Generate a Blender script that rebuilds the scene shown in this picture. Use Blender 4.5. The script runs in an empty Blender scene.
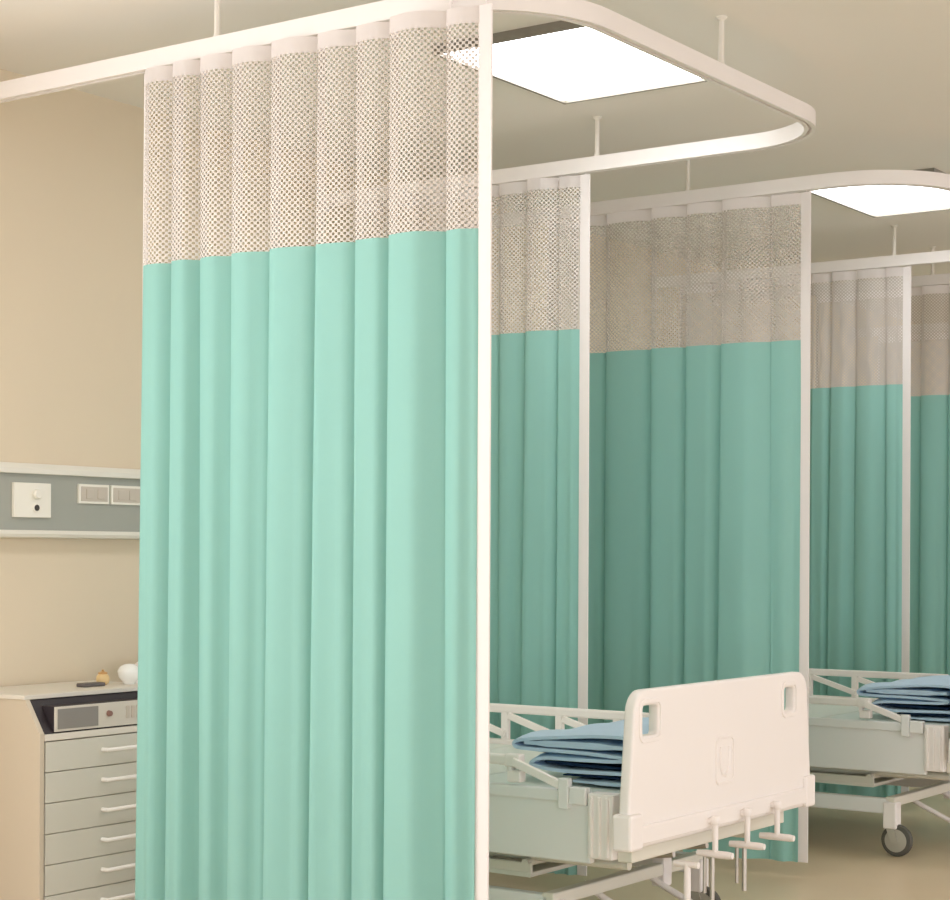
import bpy, bmesh, math, random
from mathutils import Vector, Matrix
C = bpy.context.scene.collection
SC = bpy.context.scene
R = math.radians

# ------------------------------------------------------------------ camera
CAM_H = 1.18
cam_d = bpy.data.cameras.new('camera'); cam = bpy.data.objects.new('camera', cam_d); C.objects.link(cam)
cam_d.sensor_width = 36; cam_d.sensor_fit = 'HORIZONTAL'
cam_d.lens = 1840 / 950 * 36
cam_d.shift_y = 103 / 950
cam_d.clip_start = .05; cam_d.clip_end = 100
cam.matrix_world = (Matrix.Translation((0, 0, CAM_H)) @ Matrix.Rotation(R(35), 4, 'Z')
                    @ Matrix.Rotation(R(90), 4, 'X') @ Matrix.Rotation(R(.27), 4, 'Z'))
SC.camera = cam

# ------------------------------------------------------------------ world / exposure
w = bpy.data.worlds.new('world'); SC.world = w; w.use_nodes = True
bg = w.node_tree.nodes['Background']
bg.inputs['Color'].default_value = (.96, .965, 1.02, 1); bg.inputs['Strength'].default_value = 1.98
SC.view_settings.view_transform = 'Standard'; SC.view_settings.look = 'None'
SC.view_settings.gamma = 1; SC.view_settings.exposure = 0; SC.view_settings.use_curve_mapping = False
SC.cycles.transparent_max_bounces = 24
SC.cycles.max_bounces = 10; SC.cycles.diffuse_bounces = 6
LAMP = 9.0
# daylight: area lamp outside an added, unseen window; brightens left-facing curtain folds
ld = bpy.data.lights.new('side_fill', 'AREA'); ld.shape = 'RECTANGLE'; ld.size = 2.3; ld.size_y = 1.35
ld.energy = 72; ld.color = (.95, .965, 1.0)
lo = bpy.data.objects.new('side_fill', ld); C.objects.link(lo)
lo.location = (-4.72, 1.35, 1.65); lo.rotation_euler = (R(90), 0, R(-90))


# ------------------------------------------------------------------ materials
def lin(c):
    return tuple(((v / 255) / 12.92 if v / 255 <= .04045 else ((v / 255 + .055) / 1.055) ** 2.4) for v in c)


def mat(name, rgb, rough=.5, metal=0, spec=.5, noise=None, bump=None, emit=None, translucent=0):
    """rgb is the surface's own colour in sRGB 0-255. noise=(scale, amount), bump=(scale, strength)"""
    m = bpy.data.materials.new(name); m.use_nodes = True
    nt = m.node_tree; b = nt.nodes['Principled BSDF']
    c = lin(rgb)
    b.inputs['Base Color'].default_value = (*c, 1)
    b.inputs['Roughness'].default_value = rough; b.inputs['Metallic'].default_value = metal
    b.inputs['Specular IOR Level'].default_value = spec
    tc = nt.nodes.new('ShaderNodeTexCoord')
    if noise:
        n = nt.nodes.new('ShaderNodeTexNoise'); n.inputs['Scale'].default_value = noise[0]; n.inputs['Detail'].default_value = 3
        nt.links.new(tc.outputs['Object'], n.inputs['Vector'])
        mx = nt.nodes.new('ShaderNodeMix'); mx.data_type = 'RGBA'
        k = noise[1]
        mx.inputs[6].default_value = (*[v * (1 - k) for v in c], 1); mx.inputs[7].default_value = (*[min(1, v * (1 + k)) for v in c], 1)
        nt.links.new(n.outputs['Fac'], mx.inputs[0]); nt.links.new(mx.outputs[2], b.inputs['Base Color'])
    if bump:
        n = nt.nodes.new('ShaderNodeTexNoise'); n.inputs['Scale'].default_value = bump[0]; n.inputs['Detail'].default_value = 4
        nt.links.new(tc.outputs['Object'], n.inputs['Vector'])
        bp = nt.nodes.new('ShaderNodeBump'); bp.inputs['Strength'].default_value = bump[1]; bp.inputs['Distance'].default_value = .01
        nt.links.new(n.outputs['Fac'], bp.inputs['Height']); nt.links.new(bp.outputs['Normal'], b.inputs['Normal'])
    if emit:
        b.inputs['Emission Color'].default_value = (*lin(emit[0]), 1); b.inputs['Emission Strength'].default_value = emit[1]
    if translucent:
        t = nt.nodes.new('ShaderNodeBsdfTranslucent'); t.inputs['Color'].default_value = (*c, 1)
        ms = nt.nodes.new('ShaderNodeMixShader'); ms.inputs[0].default_value = translucent
        out = nt.nodes['Material Output']
        nt.links.new(b.outputs[0], ms.inputs[1]); nt.links.new(t.outputs[0], ms.inputs[2]); nt.links.new(ms.outputs[0], out.inputs['Surface'])
    return m


def mesh_mat():
    """open honeycomb netting: real holes cut by a staggered cell pattern in metres (UV)"""
    m = bpy.data.materials.new('netting'); m.use_nodes = True
    nt = m.node_tree; b = nt.nodes['Principled BSDF']; out = nt.nodes['Material Output']
    c = lin((204, 196, 188)); b.inputs['Base Color'].default_value = (*c, 1); b.inputs['Roughness'].default_value = .8
    uv = nt.nodes.new('ShaderNodeUVMap'); sp = nt.nodes.new('ShaderNodeSeparateXYZ'); nt.links.new(uv.outputs[0], sp.inputs[0])

    def cosn(sock, period):
        k = nt.nodes.new('ShaderNodeMath'); k.operation = 'MULTIPLY'; k.inputs[1].default_value = 2 * math.pi / period; nt.links.new(sock, k.inputs[0])
        q = nt.nodes.new('ShaderNodeMath'); q.operation = 'COSINE'; nt.links.new(k.outputs[0], q.inputs[0]); return q.outputs[0]
    a = cosn(sp.outputs[0], .0160); d = cosn(sp.outputs[1], .0150)
    p = nt.nodes.new('ShaderNodeMath'); p.operation = 'MULTIPLY'; nt.links.new(a, p.inputs[0]); nt.links.new(d, p.inputs[1])
    g = nt.nodes.new('ShaderNodeMath'); g.operation = 'GREATER_THAN'; g.inputs[1].default_value = NET_T; nt.links.new(p.outputs[0], g.inputs[0])
    tr = nt.nodes.new('ShaderNodeBsdfTransparent'); ms = nt.nodes.new('ShaderNodeMixShader')
    nt.links.new(g.outputs[0], ms.inputs[0]); nt.links.new(b.outputs[0], ms.inputs[1]); nt.links.new(tr.outputs[0], ms.inputs[2])
    nt.links.new(ms.outputs[0], out.inputs['Surface'])
    return m


NET_T = .08
M = dict(
    wall=mat('wall_paint', (220, 205, 180), .75, noise=(1.3, .03), bump=(180, .04)),
    ceiling=mat('ceiling_paint', (236, 232, 226), .85, noise=(.8, .02)),
    floor=mat('vinyl_floor', (212, 193, 162), .32, noise=(2.2, .06)),
    teal=mat('teal_cloth', (149, 198, 189), .8, spec=.15, noise=(3, .03), bump=(420, .06), translucent=.25),
    net=mesh_mat(),
    hem=mat('hem_tape', (246, 241, 239), .8, spec=.2, translucent=.3),
    rail=mat('rail_enamel', (236, 230, 226), .35),
    rod=mat('rod_enamel', (232, 226, 216), .4),
    frame=mat('light_frame', (128, 122, 110), .45),
    panel=mat('light_panel', (255, 255, 255), .4, emit=((250, 252, 255), LAMP)),
    cream=mat('bed_plastic', (244, 238, 234), .32),
    greywhite=mat('bed_enamel', (234, 234, 232), .4),
    tube=mat('bed_tube', (226, 222, 208), .35),
    deck=mat('deck_sheet', (214, 222, 214), .45),
    chrome=mat('chrome', (205, 200, 194), .3, metal=1),
    rubber=mat('rubber', (88, 86, 78), .7),
    hub=mat('wheel_hub', (176, 172, 158), .5),
    blue=mat('blue_cloth', (188, 212, 232), .9, spec=.1, noise=(9, .05), bump=(60, .15)),
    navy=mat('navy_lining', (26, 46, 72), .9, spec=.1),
    cab=mat('cabinet_laminate', (218, 212, 200), .45),
    cabside=mat('cabinet_side_laminate', (200, 188, 168), .5),
    drawer=mat('drawer_front', (204, 202, 190), .45),
    handle=mat('handle_enamel', (240, 236, 230), .3),
    dark=mat('dark_casing', (44, 36, 40), .5),
    screen=mat('screen_grey', (134, 130, 124), .35),
    console=mat('console_face', (206, 200, 188), .45),
    redbit=mat('knob_brown', (140, 104, 92), .5),
    hwface=mat('headwall_face', (160, 162, 152), .5, noise=(6, .03)),
    hwtrim=mat('headwall_trim', (226, 222, 210), .4),
    plate=mat('socket_plate', (236, 232, 220), .4),
    switch=mat('switch_plate', (196, 186, 172), .45),
    hole=mat('socket_hole', (60, 54, 48), .6),
    tan=mat('tan_pot', (222, 192, 138), .4),
    amber=mat('amber_pot', (196, 150, 92), .4),
    china=mat('white_china', (240, 240, 236), .25),
    grey=mat('grey_plastic', (96, 90, 88), .5),
)


# ------------------------------------------------------------------ geometry helpers
def obj(name, bm, m, parent=None, smooth=False, bevel=0, autosmooth=True):
    bmesh.ops.remove_doubles(bm, verts=bm.verts, dist=1e-6)
    bmesh.ops.recalc_face_normals(bm, faces=bm.faces)
    if bevel:
        es = [e for e in bm.edges if len(e.link_faces) == 2 and e.calc_face_angle(0) > R(40)]
        bmesh.ops.bevel(bm, geom=es, offset=bevel, segments=2, affect='EDGES', profile=.5, clamp_overlap=True)
    me = bpy.data.meshes.new(name)
    if smooth:
        for f in bm.faces: f.smooth = True
    bm.to_mesh(me); bm.free()
    if smooth:
        me.set_sharp_from_angle(angle=R(42))
    me.materials.append(m)
    o = bpy.data.objects.new(name, me); C.objects.link(o)
    if parent: o.parent = parent
    return o


def box(bm, x0, x1, y0, y1, z0, z1):
    vs = [bm.verts.new((x, y, z)) for x in (x0, x1) for y in (y0, y1) for z in (z0, z1)]
    for q in ((0, 1, 3, 2), (4, 6, 7, 5), (0, 4, 5, 1), (2, 3, 7, 6), (0, 2, 6, 4), (1, 5, 7, 3)):
        bm.faces.new([vs[i] for i in q])


def B(*boxes):
    bm = bmesh.new()
    for b in boxes: box(bm, *b)
    return bm


def tube(bm, pts, r, n=12, cap=True):
    """round tube along pts; r a number or a list"""
    pts = [Vector(p) for p in pts]
    rs = r if isinstance(r, (list, tuple)) else [r] * len(pts)
    rings = []
    t0 = (pts[1] - pts[0]).normalized()
    up = Vector((0, 0, 1)) if abs(t0.z) < .9 else Vector((1, 0, 0))
    nrm = t0.cross(up).normalized()
    for i, p in enumerate(pts):
        t = ((pts[min(i + 1, len(pts) - 1)] - pts[max(i - 1, 0)])).normalized()
        nrm = (nrm - t * nrm.dot(t)).normalized(); bn = t.cross(nrm)
        rings.append([bm.verts.new(p + (nrm * math.cos(a) + bn * math.sin(a)) * rs[i]) for a in [2 * math.pi * k / n for k in range(n)]])
    for a, b in zip(rings, rings[1:]):
        for k in range(n):
            bm.faces.new((a[k], a[(k + 1) % n], b[(k + 1) % n], b[k]))
    if cap:
        bm.faces.new(rings[0]); bm.faces.new(rings[-1])
    return bm


def T(*segs):
    bm = bmesh.new()
    for pts, r in segs: tube(bm, pts, r)
    return bm


def lathe(bm, prof, c, n=28, axis='Z'):
    rings = []
    for r, h in prof:
        ring = []
        for k in range(n):
            a = 2 * math.pi * k / n
            p = (r * math.cos(a), r * math.sin(a), h)
            if axis == 'Y': p = (p[0], p[2], p[1])
            if axis == 'X': p = (p[2], p[0], p[1])
            ring.append(bm.verts.new(Vector(c) + Vector(p)))
        rings.append(ring)
    for a, b in zip(rings, rings[1:]):
        for k in range(n): bm.faces.new((a[k], a[(k + 1) % n], b[(k + 1) % n], b[k]))
    bm.faces.new(rings[0]); bm.faces.new(rings[-1])
    return bm


def bar(bm, a, b, wd, ht):
    """rectangular bar between two points, wd horizontal, ht vertical"""
    a, b = Vector(a), Vector(b); t = (b - a).normalized()
    s = t.cross(Vector((0, 0, 1))).normalized(); u = s.cross(t)
    vs = [bm.verts.new(p + s * i * wd / 2 + u * j * ht / 2) for p in (a, b) for i, j in ((-1, -1), (1, -1), (1, 1), (-1, 1))]
    for q in ((0, 1, 2, 3), (4, 7, 6, 5), (0, 4, 5, 1), (1, 5, 6, 2), (2, 6, 7, 3), (3, 7, 4, 0)): bm.faces.new([vs[i] for i in q])
    return bm


def prism(bm, poly, ax, c0, c1):
    """extrude a 2D polygon along axis ax ('X' poly=(y,z), 'Y' poly=(x,z), 'Z' poly=(x,y))"""
    def mk(p, c):
        return bm.verts.new({'X': (c, p[0], p[1]), 'Y': (p[0], c, p[1]), 'Z': (p[0], p[1], c)}[ax])
    a = [mk(p, c0) for p in poly]; b = [mk(p, c1) for p in poly]
    bm.faces.new(a); bm.faces.new(b)
    for i in range(len(poly)):
        j = (i + 1) % len(poly); bm.faces.new((a[i], a[j], b[j], b[i]))
    return bm


def rrect(cx, cy, hw, hh, r, n=6, top=None):
    """rounded rectangle outline; top = half width at the top for a taper"""
    pts = []
    ht = top if top is not None else hw
    for sx, sy, a0 in ((1, 1, 0), (-1, 1, 90), (-1, -1, 180), (1, -1, 270)):
        h = ht if sy > 0 else hw
        for k in range(n + 1):
            a = R(a0 + 90 * k / n)
            pts.append((cx + sx * (h - r) + r * math.cos(a), cy + sy * (hh - r) + r * math.sin(a)))
    return pts


def plate(name, outlines, thick, m, parent, bevel=.003):
    """a plate with holes: outlines[0] outer, rest holes (2D curve filled), lies in local XY, becomes a mesh"""
    cu = bpy.data.curves.new(name, 'CURVE'); cu.dimensions = '2D'; cu.fill_mode = 'BOTH'
    cu.extrude = thick / 2 - bevel; cu.bevel_depth = bevel; cu.bevel_resolution = 2
    for pts in outlines:
        s = cu.splines.new('POLY'); s.points.add(len(pts) - 1); s.use_cyclic_u = True
        for q, p in zip(s.points, pts): q.co = (p[0], p[1], 0, 1)
    t = bpy.data.objects.new('tmp', cu)
    me = bpy.data.meshes.new_from_object(t)
    bpy.data.objects.remove(t); bpy.data.curves.remove(cu)
    me.name = name; me.materials.clear(); me.materials.append(m)
    # local XY -> world YZ (plate faces +X)
    for v in me.vertices: v.co = Vector((v.co.z, v.co.x, v.co.y))
    for p in me.polygons: p.use_smooth = True
    me.set_sharp_from_angle(angle=R(35))
    o = bpy.data.objects.new(name, me); C.objects.link(o)
    if parent: o.parent = parent
    return o


def thing(name, label, cat, loc=(0, 0, 0), group=None):
    o = bpy.data.objects.new(name, None); C.objects.link(o); o.empty_display_size = .1
    o.location = loc; o['label'] = label; o['category'] = cat
    if group: o['group'] = group
    return o


def struct(name, bm, m, **k):
    o = obj(name, bm, m, **k); o['kind'] = 'structure'; return o


# ------------------------------------------------------------------ room
WX, CZ = -4.56, 2.70
struct('floor', B((WX - .1, 4.2, -3.2, 16.1, -.1, 0)), M['floor'])
struct('ceiling', B((WX - .1, 4.2, -3.2, 16.1, CZ, CZ + .1)), M['ceiling'])
WY0, WY1, WZ0, WZ1 = .2, 2.5, .95, 2.35
struct('wall_left', B((WX - .1, WX, -3.2, WY0, 0, CZ), (WX - .1, WX, WY1, 16.1, 0, CZ), (WX - .1, WX, WY0, WY1, 0, WZ0), (WX - .1, WX, WY0, WY1, WZ1, CZ)), M['wall'])
bm = B((WX - .08, WX - .03, WY0, WY0 + .05, WZ0, WZ1), (WX - .08, WX - .03, WY1 - .05, WY1, WZ0, WZ1), (WX - .08, WX - .03, WY0 + .05, WY1 - .05, WZ0, WZ0 + .05),
       (WX - .08, WX - .03, WY0 + .05, WY1 - .05, WZ1 - .05, WZ1), (WX - .075, WX - .035, (WY0 + WY1) / 2 - .025, (WY0 + WY1) / 2 + .025, WZ0 + .05, WZ1 - .05))
struct('added_window_1', bm, M['hwtrim'])  # out-of-view window, added so side light can enter from the left
struct('wall_far', B((WX, 4.2, 16.0, 16.1, 0, CZ)), M['wall'])
struct('baseboard_left', B((WX, WX + .012, -3.2, 16.0, 0, .10)), M['hwtrim'], bevel=.003)


# ------------------------------------------------------------------ ceiling lights
def ceiling_light(x0, y0, label, group='square light panels in the ceiling'):
    wX, wY = .56, .74
    t = thing('ceiling_light', label, 'ceiling light', (x0 + wX / 2, y0 + wY / 2, CZ), group)
    a, b = wX / 2, wY / 2; f = .012
    obj('frame', B((-a, a, -b, -b + f, -.028, 0), (-a, a, b - f, b, -.028, 0), (-a, -a + f, -b + f, b - f, -.028, 0), (a - f, a, -b + f, b - f, -.028, 0)), M['frame'], t)
    obj('diffuser', B((-a + f, a - f, -b + f, b - f, -.018, -.006)), M['panel'], t)
    return t


LX = -3.27
ceiling_light(LX, 4.435, 'large glowing square ceiling panel above the bay behind the nearest curtain')
ceiling_light(LX + .04, 6.94, 'glowing square ceiling panel at the right, farther down the ward')
for y in (9.50, 12.05):  # hidden panels added to light the farther bays
    ceiling_light(LX, y, 'added glowing ceiling panel hidden farther down the row of bays')
for y in (1.85, -.7):  # unseen panels added to light the nearest curtain from the front
    ceiling_light(LX, y, 'added, unseen glowing ceiling panel over the aisle before the nearest curtain')
for y in (.6, 3.1, 5.7, 8.2, 10.8):  # unseen second row, added for general room light
    ceiling_light(.6, y, 'added, unseen glowing ceiling panel over the far side of the ward')


# ------------------------------------------------------------------ curtain rails
RZ0, RZ1 = 2.510, 2.560
XO = -2.42


def rail(yn, yf, label, rods, rn=.36, rf=.30):
    t = thing('curtain_rail', label, 'curtain rail', (WX, yn, RZ0))
    yo = yn
    path = [(WX + .004, yn)]
    n = 16
    for k in range(n + 1):
        a = R(-90 + 90 * k / n); path.append((XO - rn + rn * math.cos(a), yn + rn + rn * math.sin(a)))
    for k in range(n + 1):
        a = R(90 * k / n); path.append((XO - rf + rf * math.cos(a), yf - rf + rf * math.sin(a)))
    path.append((WX + .004, yf))
    w_, h0, h1 = .018, RZ0, RZ1
    prof = [(-w_, h1), (w_, h1), (w_, h0), (.005, h0), (.005, h0 + .012), (-.005, h0 + .012), (-.005, h0), (-w_, h0)]
    bm = bmesh.new(); rings = []
    for i, p in enumerate(path):
        p = Vector(p); q0 = Vector(path[max(i - 1, 0)]); q1 = Vector(path[min(i + 1, len(path) - 1)])
        d = (q1 - q0).normalized(); s = Vector((d.y, -d.x))
        rings.append([bm.verts.new((p.x + s.x * u - WX, p.y + s.y * u - yo, z - RZ0)) for u, z in prof])
    for a, b in zip(rings, rings[1:]):
        for k in range(len(prof)):
            bm.faces.new((a[k], a[(k + 1) % 8], b[(k + 1) % 8], b[k]))
    bm.faces.new(rings[0]); bm.faces.new(rings[-1])
    obj('track', bm, M['rail'], t, smooth=True)
    for x, y in rods:
        z1 = CZ - RZ0; zr = RZ1 - RZ0
        bm = bmesh.new()
        lathe(bm, [(.011, zr - .001), (.011, zr + .006), (.0085, zr + .012), (.0075, z1 - .02), (.0075, z1 - .012), (.016, z1 - .004), (.016, z1)], (x - WX, y - yo, 0), 16)
        obj('hanger_rod', bm, M['rod'], t, smooth=True)
    for y in (yn, yf):
        bm = B((0, .006, y - yo - .03, y - yo + .03, -.012, .056)); obj('wall_flange', bm, M['rail'], t, bevel=.002)
    # joint sleeve on the far bend
    return t


B1 = (3.65, 5.485); B2 = (6.20, 8.06); B3 = (8.72, 10.55)
rail(*B1, 'white curtain rail looping around the nearest bay, biggest and closest', [(-3.41, B1[0]), (-3.33, B1[1]), (XO, 4.66)])
rail(*B2, 'white curtain rail of the second bay, over the middle teal curtain', [(-3.36, B2[0]), (-3.29, B2[1])])
rail(*B3, 'white curtain rail of the farthest bay, faint at the right edge', [(-3.36, B3[0]), (-3.29, B3[1])])


# ------------------------------------------------------------------ curtains
HT, HB, ZT, ZB = 2.503, 2.466, 1.965, .055   # hem top, hem bottom, cloth top, cloth bottom


def curtain(label, x0, x1, y, folds, seed, amp=.034, tape_l=True, tape_w=.035, group='teal privacy curtains with netting tops'):
    """folds: fold boundaries as fractions 0..1 between x0 and x1 (left to right)"""
    rnd = random.Random(seed)
    t = thing('privacy_curtain', label, 'curtain', (x0, y, ZB), group)
    wdt = x1 - x0 - tape_w
    cols = []   # (x, amp scale function values)
    per = 14
    A = [amp * rnd.uniform(.75, 1.2) for _ in folds]
    SK = [rnd.uniform(.62, .9) for _ in folds]
    DR = [rnd.uniform(-.014, .014) for _ in folds]
    NF = len(folds) - 1
    zs = [ZB + (HT - ZB) * k / 24 for k in range(25)]

    def profile(i, s, z):
        h = (z - ZB) / (HT - ZB)       # 1 top
        a = A[i] * (1.0 + .22 * (1 - h)) * (1 if i < NF - 1 else .55)
        q = s ** SK[i]
        v = -a * (math.sin(math.pi * q) ** .8)
        v += (1 - h) * .010 * math.sin(2 * math.pi * s * 2 + seed + i)
        return v

    def pt(i, s, z):
        h = (z - ZB) / (HT - ZB)
        fx = folds[i] + (folds[i + 1] - folds[i]) * s
        d = DR[i] * (1 - s) + (DR[i + 1] if i + 1 < NF else 0) * s
        if i == 0: d = DR[1] * s - .012 * (1 - s)
        x = wdt * fx + d * (1 - h)
        if s < .5 and i > 0: x -= .19 * wdt * (folds[i + 1] - folds[i]) * math.sin(2 * math.pi * s)
        return Vector((x, profile(i, s, z), z - ZB))
    samples = [(i, k / per) for i in range(NF) for k in range(per)] + [(NF - 1, 1.0)]
    # arc length for UV
    top = [pt(i, s, HT) for i, s in samples]
    u = [0.0]
    for a, b in zip(top, top[1:]): u.append(u[-1] + (b - a).length)

    def sheet(name, z0, z1, nz, off, m, th=0):
        bm = bmesh.new(); uvl = bm.loops.layers.uv.new('UVMap')
        rows = []
        for j in range(nz + 1):
            z = z0 + (z1 - z0) * j / nz
            row = []
            for (i, s) in samples:
                p = pt(i, s, z); row.append(bm.verts.new((p.x, p.y + off, p.z)))
            rows.append((z, row))
        for (za, a), (zb, b) in zip(rows, rows[1:]):
            for k in range(len(a) - 1):
                f = bm.faces.new((a[k], a[k + 1], b[k + 1], b[k])); f.smooth = True
                for lp, uvv in zip(f.loops, ((u[k], za), (u[k + 1], za), (u[k + 1], zb), (u[k], zb))): lp[uvl].uv = uvv
        if th:
            r = bmesh.ops.solidify(bm, geom=list(bm.faces), thickness=th)
        me = bpy.data.meshes.new(name); bm.to_mesh(me); bm.free()
        me.materials.append(m); me.set_sharp_from_angle(angle=R(70))
        o = bpy.data.objects.new(name, me); C.objects.link(o); o.parent = t
        return o
    sheet('cloth_panel', ZB, ZT, 20, 0, M['teal'])
    sheet('net_panel', ZT, HB, 8, 0, M['net'])
    sheet('top_hem', HB - .004, HT, 1, -.0015, M['hem'], .003)
    H = HT - ZB
    # flat white binding at the leading (right) edge, and a narrow one at the left edge
    obj('edge_binding', B((wdt - .004, wdt + tape_w, -.003, .003, 0, H + .002)), M['hem'], t, bevel=.0015)
    if tape_l:
        bm = bmesh.new(); prev = None
        for j in range(13):
            z = ZB + H * j / 12; p = pt(0, 0, z)
            ring = [bm.verts.new((p.x + dx, p.y + dy, p.z)) for dx, dy in ((-.008, -.003), (.006, -.003), (.006, .003), (-.008, .003))]
            if prev:
                for k in range(4): bm.faces.new((prev[k], prev[(k + 1) % 4], ring[(k + 1) % 4], ring[k]))
            else: bm.faces.new(ring)
            prev = ring
        bm.faces.new(prev); obj('edge_binding', bm, M['hem'], t)
    # hooks into the rail at each fold valley
    base = None
    spots = [wdt * f for f in folds[:-1]] + [wdt + tape_w * .5]
    for x in spots:
        if base is None:
            bm = bmesh.new()
            tube(bm, [(0, 0, H - .012), (0, 0, H + .014), (0, 0, H + .022)], [.0022, .0022, .0022], 8)
            lathe(bm, [(.003, H + .018), (.0042, H + .021), (.0042, H + .031), (.003, H + .033)], (0, 0, 0), 10)
            o = base = obj('curtain_hook', bm, M['hem'], t, smooth=True)
        else:
            o = base.copy(); C.objects.link(o); o.parent = t
        o.location = (x, 0, 0)
    return t


def fr(px, a, b): return [(p - a) / (b - a) for p in px]


curtain('wide mint curtain nearest the camera, covering the left half of the view', -3.672, -2.512, B1[0],
        fr([145, 186, 214, 250, 290, 335, 371, 405, 452, 478], 145, 478), 3, .050)
curtain('narrow strip of teal curtain just right of the nearest curtain', -4.40, -3.358, B1[1],
        fr([355, 392, 425, 455, 485, 503, 530, 556, 574], 355, 574), 8, .040)
curtain('wide dark teal curtain in the middle, behind the raised footboard of the near bed', -3.98, -2.852, B2[0],
        fr([545, 575, 609, 656, 690, 725, 768, 795], 545, 795), 5, .040)
curtain('teal curtain behind the far bed, right of the middle curtain', -4.40, -3.208, B2[1],
        fr([680, 715, 745, 780, 815, 835, 858, 885, 900], 680, 900), 12, .040)
curtain('teal curtain cut off by the right edge of the photo', -3.97, -2.90, B3[0],
        fr([0, 13, 27, 42, 55, 68, 82, 94, 100], 0, 100), 15, .040)
curtain('farthest teal curtain, seen only through netting at the right edge', -4.40, -3.30, B3[1],
        fr([0, 13, 27, 42, 55, 68, 82, 94, 100], 0, 100), 21, .030)


# ------------------------------------------------------------------ headwall panel on the wall
hx = .05
t = thing('bed_head_panel', 'grey horizontal service panel with white trims on the beige wall', 'wall service panel', (WX, 2.6, 1.22))
L = 2.72
prism_ = lambda poly, y0=0, y1=L: prism(bmesh.new(), poly, 'Y', y0, y1)
obj('face_plate', B((0, hx - .004, 0, L, .02, .21)), M['hwface'], t, bevel=.001)
obj('trim_rail', prism_([(0, .205), (hx + .012, .205), (hx + .012, .222), (hx + .002, .238), (0, .24)]), M['hwtrim'], t, bevel=.002)
obj('trim_rail', prism_([(0, .026), (hx + .008, .026), (hx + .010, .014), (hx + .004, .003), (0, 0)]), M['hwtrim'], t, bevel=.002)
y = 3.905 - 2.6
s = obj('gas_outlet', B((hx - .006, hx + .008, y, y + .152, .066, .176)), M['plate'], t, bevel=.002)
bm = lathe(bmesh.new(), [(.016, 0), (.016, .012), (.012, .016)], (hx + .007, y + .088, .14), 20, 'X'); obj('knob', bm, M['plate'], s, smooth=True)
bm = lathe(bmesh.new(), [(.015, 0), (.015, .004), (.010, .006)], (hx + .007, y + .088, .097), 20, 'X'); obj('socket_ring', bm, M['plate'], s, smooth=True)
bm = lathe(bmesh.new(), [(.010, 0), (.010, .0075)], (hx + .007, y + .088, .097), 16, 'X'); obj('socket_hole', bm, M['hole'], s)
for k, (ya, yb) in enumerate(((4.180, 4.314), (4.324, 4.470), (4.480, 4.62))):
    ya -= 2.6; yb -= 2.6
    s = obj('switch_plate', B((hx - .006, hx + .004, ya, yb, .116, .180)), M['plate'], t, bevel=.0015)
    obj('inset', B((hx, hx + .0055, ya + .008, yb - .008, .124, .172)), M['switch'], s, bevel=.001)
    for q in range(2):
        yy = ya + .03 + q * .05
        obj('rocker', B((hx, hx + .0085, yy, yy + .03, .132, .164)), M['switch'], s, bevel=.0015)

# ------------------------------------------------------------------ bedside cabinet
CY0, CY1 = 3.70, 4.27; CXB, CXF, CXT = WX + .015, -4.150, -4.217
cab = thing('bedside_cabinet', 'pale bedside cabinet with drawers against the beige wall, left of the curtain', 'bedside cabinet', (CXB, CY0, 0))
W_ = CY1 - CY0; D = CXF - CXB; DT = CXT - CXB
side = [(0, .03), (D, .03), (D, .640), (DT, .742), (0, .742)]
for ya, yb in ((0, .018), (W_ - .018, W_)):
    obj('side_panel', prism(bmesh.new(), side, 'Y', ya, yb), M['cabside'], cab, bevel=.0015)
obj('back_panel', B((0, .01, .018, W_ - .018, .03, .742)), M['cab'], cab)
obj('carcass', B((.01, D - .022, .018, W_ - .018, .06, .625)), M['cab'], cab)
obj('plinth', B((.02, D - .03, .02, W_ - .02, 0, .06)), M['grey'], cab)
obj('top_board', B((-.002, DT + .004, -.004, W_ + .004, .738, .752)), M['cab'], cab, bevel=.002)
obj('ledge', B((.01, D + .003, .018, W_ - .018, .618, .638)), M['cab'], cab, bevel=.002)
obj('console_recess', prism(bmesh.new(), [(.02, .639), (D - .002, .639), (DT - .001, .7375), (.02, .7375)], 'Y', .0185, W_ - .0185), M['dark'], cab)
con = obj('control_unit', B((D - .09, D - .001, .055, W_ - .03, .642, .718)), M['dark'], cab, bevel=.001)
obj('face_plate', B((D - .006, D + .003, .056, W_ - .031, .643, .717)), M['console'], con, bevel=.001)
obj('screen', B((D - .01, D + .005, .066, .228, .650, .710)), M['screen'], con, bevel=.001)
bm = lathe(bmesh.new(), [(.010, 0), (.008, .012), (.006, .014)], (D + .001, .272, .684), 18, 'X'); obj('dial', bm, M['redbit'], con, smooth=True)
for k in range(3):
    obj('button', B((D, D + .006, .345 + k * .022, .358 + k * .022, .664, .702)), M['switch'], con, bevel=.001)
z = .615
for k in range(6):
    d = obj('drawer', B((D - .02, D, .024, W_ - .024, z - .0895, z)), M['drawer'], cab, bevel=.002)
    hz = z - .040
    bm = bmesh.new(); tube(bm, [(D - .001, .25, hz), (D + .022, .252, hz), (D + .024, .26, hz), (D + .024, .42, hz), (D + .022, .428, hz), (D - .001, .43, hz)], .0065, 10)
    obj('handle', bm, M['handle'], d, smooth=True)
    z -= .0915

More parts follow.
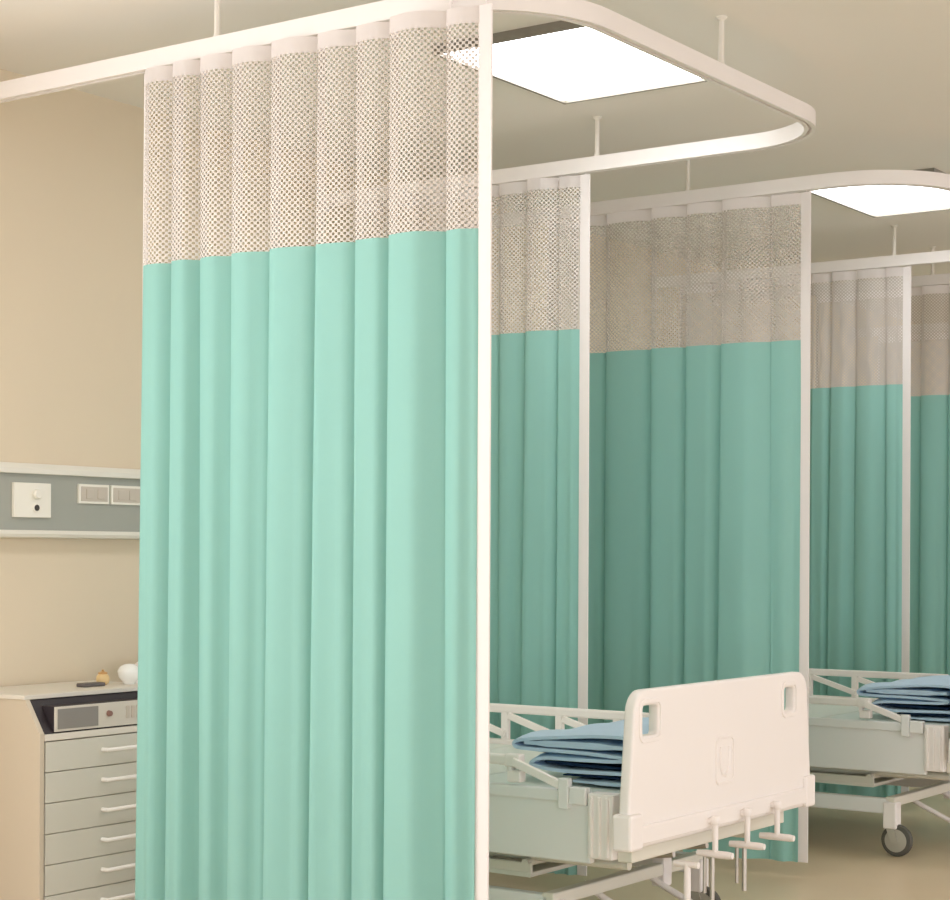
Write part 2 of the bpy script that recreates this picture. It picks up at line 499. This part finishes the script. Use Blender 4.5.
# things on the cabinet
TZ = .7523
t = thing('small_pot', 'small round tan pot with amber side standing on the bedside cabinet', 'pot', (-4.35, 4.14, TZ))
bm = lathe(bmesh.new(), [(.010, 0), (.019, .006), (.022, .018), (.019, .030), (.013, .036)], (0, 0, 0), 24); obj('body', bm, M['tan'], t, smooth=True)
bm = lathe(bmesh.new(), [(.015, .035), (.015, .040), (.004, .044), (.004, .049), (.001, .050)], (0, 0, 0), 20); obj('lid', bm, M['amber'], t, smooth=True)
bm = bmesh.new(); box(bm, -.02, .02, -.045, .045, 0, .012)
o = obj('handset', bm, M['grey'], bevel=.004); o.location = (-4.33, 4.07, TZ); o['label'] = 'small dark grey handset lying beside the tan pot on the cabinet'; o['category'] = 'handset'
t = thing('bowl', 'white rounded bowl on the cabinet top, touching the curtain edge in view', 'bowl', (-4.315, 4.222, TZ))
bm = lathe(bmesh.new(), [(.018, 0), (.020, .005), (.034, .022), (.038, .042), (.0375, .043), (.030, .056), (.016, .064), (.002, .066)], (0, 0, 0), 32)
obj('body', bm, M['china'], t, smooth=True)


# ------------------------------------------------------------------ hospital beds
def bed(loc, label, group='white hospital beds with folded blue blankets'):
    """local origin: floor point below the middle of the footboard; head towards -X, near side -Y"""
    t = thing('hospital_bed', label, 'hospital bed', loc, group)
    HW = .465
    # ---- footboard / headboard
    for x, nm in ((0, 'footboard'), (-1.97, 'headboard')):
        out = rrect(0, .605, .560, .203, .055, 8, top=.530) if x == 0 else rrect(0, .605, .44, .203, .055, 8, top=.42)
        if x: out_x = .10
        else: out_x = 0
        h1 = rrect(-.452 + out_x, .733, .052, .048, .018, 5)
        h2 = rrect(.408 - out_x, .736, .045, .044, .018, 5)
        p = plate(nm, [out, h1, h2], .034, M['cream'], t, .008); p.location = (x, 0, 0)
        sg = 1 if x == 0 else -1
        if x: continue
        # raised lower ledge with its seam
        o = obj('lower_ledge', prism(bmesh.new(), [(-.55, .405), (.55, .405), (.545, .455), (-.545, .455)], 'X', min(sg * .010, sg * .026), max(sg * .010, sg * .026)), M['cream'], p, bevel=.004)
        for sy in (-1, 1):
            bm = bmesh.new(); box(bm, -.030, .030, sy * .560 - .034 - sy * .018, sy * .560 + .034 - sy * .018, .392, .490)
            obj('corner_bumper', bm, M['cream'], p, bevel=.008)
            cy, cz, a, b = (-.452, .733, .052, .048) if sy < 0 else (.408, .736, .045, .044)
            lip = plate('grip_rim', [rrect(cy, cz, a + .009, b + .009, .024, 5), rrect(cy, cz, a, b, .018, 5)], .008, M['cream'], p, .002)
            lip.location = (sg * .017, 0, 0)
        if x == 0:
            # raised mark in the middle: a rounded frame round a U
            e = plate('raised_mark', [rrect(-.02, .588, .056, .068, .02, 5), rrect(-.02, .588, .051, .063, .016, 5)], .006, M['cream'], p, .0015); e.location = (.018, 0, 0)
            bm = bmesh.new(); u = [(.0175, -.046, .628), (.0175, -.046, .568), (.0175, -.036, .550), (.0175, -.02, .544), (.0175, -.004, .550), (.0175, .006, .568), (.0175, .006, .628)]
            tube(bm, u, .0055, 8); obj('raised_letter', bm, M['cream'], p, smooth=True)
    # ---- upper frame
    for sy in (-1, 1):
        y0 = sy * HW
        obj('side_panel', B((-1.93, -.155, y0 - .012, y0 + .012, .332, .498)), M['greywhite'], t, bevel=.004)
        bm = B((-.155, -.075, y0 - .03, y0 + .02, .350, .528))
        for k in range(3):
            box(bm, -.148 + k * .025, -.136 + k * .025, y0 - .036, y0 + .024, .356, .520)
        obj('corner_post', bm, M['cream'], t, bevel=.004)
    for xa, xb in ((-.075, -.028), (-1.93, -1.88), (-1.2, -1.16)):
        obj('end_beam', B((xa, xb, -.47, .47, .345, .385)), M['tube'], t, bevel=.004)
    obj('lift_pan', B((-1.60, -.40, -.40, .40, .262, .272), (-1.60, -.40, -.40, -.388, .262, .30), (-1.60, -.40, .388, .40, .262, .30)), M['tube'], t, bevel=.003)
    # ---- deck: four padded sections with slots
    for x0, x1, dz in ((-.62, -.09, 0), (-1.02, -.63, 0), (-1.30, -1.03, 0), (-1.92, -1.31, 0)):
        obj('deck_section', B((x0, x1, -.455, .455, .495, .525)), M['deck'], t, bevel=.008)
    # ---- guard rails
    for sy, top, name in ((1, .646, 'guard_rail'), (-1, .600, 'guard_rail')):
        y0 = sy * (HW + .005)
        g = None
        if sy == 1:
            bm = bmesh.new(); bar(bm, (-1.62, y0, top), (-.42, y0, top), .022, .030)
            g = obj(name, bm, M['cream'], t, bevel=.006)
            bm = bmesh.new(); bar(bm, (-1.58, y0, .528), (-.40, y0, .528), .022, .026); obj('lower_bar', bm, M['cream'], g, bevel=.005)
            for x in (-1.52, -1.30, -1.075, -.855, -.63, -.46):
                bm = bmesh.new(); box(bm, x - .014, x + .014, y0 - .010, y0 + .010, .500, top); obj('post', bm, M['cream'], g, bevel=.003)
            for x in (-1.50, -1.28, -1.055, -.835, -.61):
                bm = bmesh.new(); bar(bm, (x, y0 - .014, top - .022), (x + .21, y0 - .014, .560), .012, .024); obj('link', bm, M['cream'], g, bevel=.003)
        else:
            bm = bmesh.new(); bar(bm, (-1.70, y0, .598), (-.43, y0, .598), .024, .030)
            g = obj(name, bm, M['cream'], t, bevel=.006)
            bm = bmesh.new(); box(bm, -.435, -.385, y0 - .016, y0 + .016, .580, .616); box(bm, -.425, -.380, y0 - .018, y0 + .014, .538, .570); box(bm, -.430, -.412, y0 - .012, y0 + .012, .56, .60)
            obj('latch', bm, M['cream'], g, bevel=.004)
            bm = bmesh.new(); bar(bm, (-.405, y0 - .016, .596), (-.235, y0 - .016, .538), .014, .024); obj('link', bm, M['cream'], g, bevel=.003)
            for x in (-.74, -1.02, -1.30, -1.58):
                bm = bmesh.new(); bar(bm, (x - .08, y0 - .016, .592), (x + .09, y0 - .016, .520), .014, .022); obj('link', bm, M['cream'], g, bevel=.003)
            bm = bmesh.new(); bar(bm, (-1.62, y0 - .002, .512), (-.16, y0 - .002, .512), .030, .034); obj('lower_bar', bm, M['greywhite'], g, bevel=.005)
            for x in (-.232, -.74, -1.3):
                bm = bmesh.new(); box(bm, x - .016, x + .016, y0 - .028, y0 - .004, .478, .562); obj('post', bm, M['greywhite'], g, bevel=.003)
            bm = bmesh.new(); box(bm, -.215, -.160, y0 - .026, y0 + .002, .492, .540); obj('pivot_block', bm, M['greywhite'], g, bevel=.004)
    # ---- mechanism below the side panel
    bm = bmesh.new()
    for sy in (-1, 1):
        tube(bm, [(-1.8, sy * .36, .300), (-.10, sy * .36, .318)], .014)
        tube(bm, [(-1.2, sy * .28, .280), (-.30, sy * .28, .300)], .010)
    for x in (-.42, -.72, -1.05, -1.4):
        tube(bm, [(x, -.40, .298), (x, .40, .298)], .012)
    obj('under_frame', bm, M['tube'], t, smooth=True)
    bm = bmesh.new(); tube(bm, [(-.9, -.18, .27), (-.5, -.18, .27), (-.06, -.18, .33)], .010); tube(bm, [(-.9, .02, .27), (-.5, .02, .27), (-.06, .02, .33)], .010)
    obj('drive_screw', bm, M['chrome'], t, smooth=True)
    # ---- base frame on castors
    zb0, zb1 = .165, .225
    for sy in (-1, 1):
        obj('base_side', B((-1.66, -.31, sy * .43 - .02, sy * .43 + .02, zb0, zb1)), M['greywhite'], t, bevel=.006)
    obj('base_cross', B((-.33, -.29, -.45, .45, .195, .232)), M['tube'], t, bevel=.005)
    obj('base_cross', B((-1.68, -1.64, -.45, .45, .195, .232)), M['tube'], t, bevel=.005)
    for y in (.17,):
        obj('lift_column', B((-.33, -.285, y, y + .05, .16, .345)), M['cream'], t, bevel=.005)
    for x, sx in ((-.31, 1), (-1.66, -1)):
        for sy in (-1, 1):
            c = obj('castor', B((x - .028, x + .028, sy * .43 - .028, sy * .43 + .028, .108, .212)), M['cream'], t, bevel=.006)
            wx = x + .022
            bm = lathe(bmesh.new(), [(.050, -.017), (.060, -.014), (.063, -.006), (.063, .006), (.060, .014), (.050, .017)], (wx, sy * .43, .0632), 32, 'Y')
            obj('tyre', bm, M['rubber'], c, smooth=True)
            bm = lathe(bmesh.new(), [(.014, -.021), (.038, -.0185), (.045, -.0172), (.045, .0172), (.038, .0185), (.014, .021)], (wx, sy * .43, .0632), 28, 'Y')
            obj('hub', bm, M['hub'], c, smooth=True)
            for q in (-1, 1):
                bm = bmesh.new(); bar(bm, (x, sy * .43 + q * .024, .115), (wx, sy * .43 + q * .024, .055), .005, .03); obj('fork', bm, M['hub'], c)
    # ---- brake pedal rods at the foot end
    bm = bmesh.new()
    for y in (-.16, .16):
        tube(bm, [(-.37, y, .212), (-.30, y + .01, .17), (-.12, y + .03, .085), (-.06, y + .03, .08)], .010)
    tube(bm, [(-.06, -.20, .08), (-.06, .26, .08)], .012)
    obj('brake_pedal', bm, M['cream'], t, smooth=True)
    bm = T(([(.04, -.285, .325), (.04, -.285, .17)], .010), ([(.0, -.285, .325), (.075, -.285, .325)], .009)); obj('brake_lever', bm, M['cream'], t, smooth=True)
    # ---- three folding cranks below the footboard
    for y, dz in ((-.130, 0), (.070, 1), (.268, 2)):
        cr = obj('crank', T(([(-.05, y, .425), (.035, y, .425)], .010), ([(.045, y, .428), (.045, y, .338)], .0085)), M['cream'], t, smooth=True)
        bm = lathe(bmesh.new(), [(.010, -.012), (.013, -.008), (.013, .008), (.010, .012)], (.045, y, .428), 20)
        obj('knuckle', bm, M['cream'], cr, smooth=True)
        bm = bmesh.new(); tube(bm, [(-.01, y - .004, .333), (.02, y, .333), (.085, y, .333), (.10, y, .333)], [.009, .011, .011, .009]); obj('grip', bm, M['cream'], cr, smooth=True)
        if dz == 2: continue
        bm = bmesh.new(); tube(bm, [(.012, y, .33), (.012, y, .22 )], .0055); tube(bm, [(.036, y, .33), (.036, y, .20)], .007); obj('crank_pin', bm, M['chrome'], cr, smooth=True)
    return t


def copy_tree(o, parent=None):
    c = o.copy(); C.objects.link(c)
    if parent: c.parent = parent
    for ch in list(o.children): copy_tree(ch, c)
    return c


FX, BY = -2.465, 4.775
bed1 = bed((FX, BY, 0), 'near hospital bed whose white footboard with cranks is in full view')


# ------------------------------------------------------------------ folded blankets
def ribbon(path, th, y0, y1, ny, seed, wob=.006):
    """thick cloth band: XZ path swept along Y with gentle waviness"""
    rnd = random.Random(seed); bm = bmesh.new()
    P_ = [Vector((p[0] * .60, 0, p[1] * .84)) for p in path]
    # smooth path
    def cr(a, b, c, d, t): return .5 * ((2 * b) + (c - a) * t + (2 * a - 5 * b + 4 * c - d) * t * t + (3 * b - a - 3 * c + d) * t ** 3)
    S = []
    for i in range(len(P_) - 1):
        a = P_[max(i - 1, 0)]; b = P_[i]; c = P_[i + 1]; d = P_[min(i + 2, len(P_) - 1)]
        for k in range(6): S.append(cr(a, b, c, d, k / 6))
    S.append(P_[-1])
    rings = []
    for j in range(ny + 1):
        y = y0 + (y1 - y0) * j / ny
        e = .5 if j in (0, ny) else 1
        L_, R_ = [], []
        for i, p in enumerate(S):
            t = (S[min(i + 1, len(S) - 1)] - S[max(i - 1, 0)]).normalized(); n = Vector((-t.z, 0, t.x))
            wz = wob * math.sin(j * 1.1 + i * .12 + seed) ; wx = wob * 1.6 * math.sin(j * .8 + seed * 2)
            q = p + Vector((wx, 0, wz * .6 if p.z > .04 else 0))
            k = th / 2 * e * (1 if 2 < i < len(S) - 3 else .6)
            a = q + n * k; b = q - n * k
            a.y = b.y = y
            L_.append(a); R_.append(b)
        rings.append([bm.verts.new(v) for v in L_ + R_[::-1]])
    n = len(rings[0])
    for a, b in zip(rings, rings[1:]):
        for k in range(n): bm.faces.new((a[k], a[(k + 1) % n], b[(k + 1) % n], b[k]))
    for rg in (rings[0], rings[-1]):
        h = n // 2
        for k in range(h - 1): bm.faces.new((rg[k], rg[k + 1], rg[n - 2 - k], rg[n - 1 - k]))
    return bm


def blanket(loc, label):
    t = thing('folded_blanket', label, 'blanket', loc, 'folded blue blankets on the beds')
    # local: X 0 at footboard side, negative to the head; z 0 on the deck
    obj('folded_cloth', ribbon([(-.34, .014), (-.03, .015), (.0, .036), (-.06, .050), (-.40, .048), (-.555, .060), (-.57, .072), (-.50, .084), (-.30, .084), (-.10, .086), (-.07, .098),
                                (-.30, .108), (-.56, .112), (-.66, .118), (-.665, .138), (-.56, .150), (-.40, .158), (-.20, .166), (-.03, .160), (.015, .11), (.015, .05)],
                               .019, -.37, .30, 14, 1), M['blue'], t, smooth=True)
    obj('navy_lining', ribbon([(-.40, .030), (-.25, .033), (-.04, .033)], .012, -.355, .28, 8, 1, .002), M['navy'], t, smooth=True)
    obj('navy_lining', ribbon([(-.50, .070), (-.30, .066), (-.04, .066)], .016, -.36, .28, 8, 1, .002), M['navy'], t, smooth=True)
    obj('padding', ribbon([(-.61, .130), (-.34, .132), (-.05, .134)], .036, -.366, .28, 8, 1, .002), M['blue'], t, smooth=True)
    return t


bl = blanket((FX - .085, BY, .527), 'light blue blanket folded over navy layers, on the near bed behind its footboard')
bed2 = copy_tree(bed1); bed2.location = (FX - .02, BY + 2.505, 0)
bed2['label'] = 'far hospital bed at the right edge, its footboard out of the photo'
b2 = copy_tree(bl); b2.location = (FX - .105, BY + 2.505, .527)
b2['label'] = 'pale blue blanket folded over navy layers, on the far bed at the right edge'
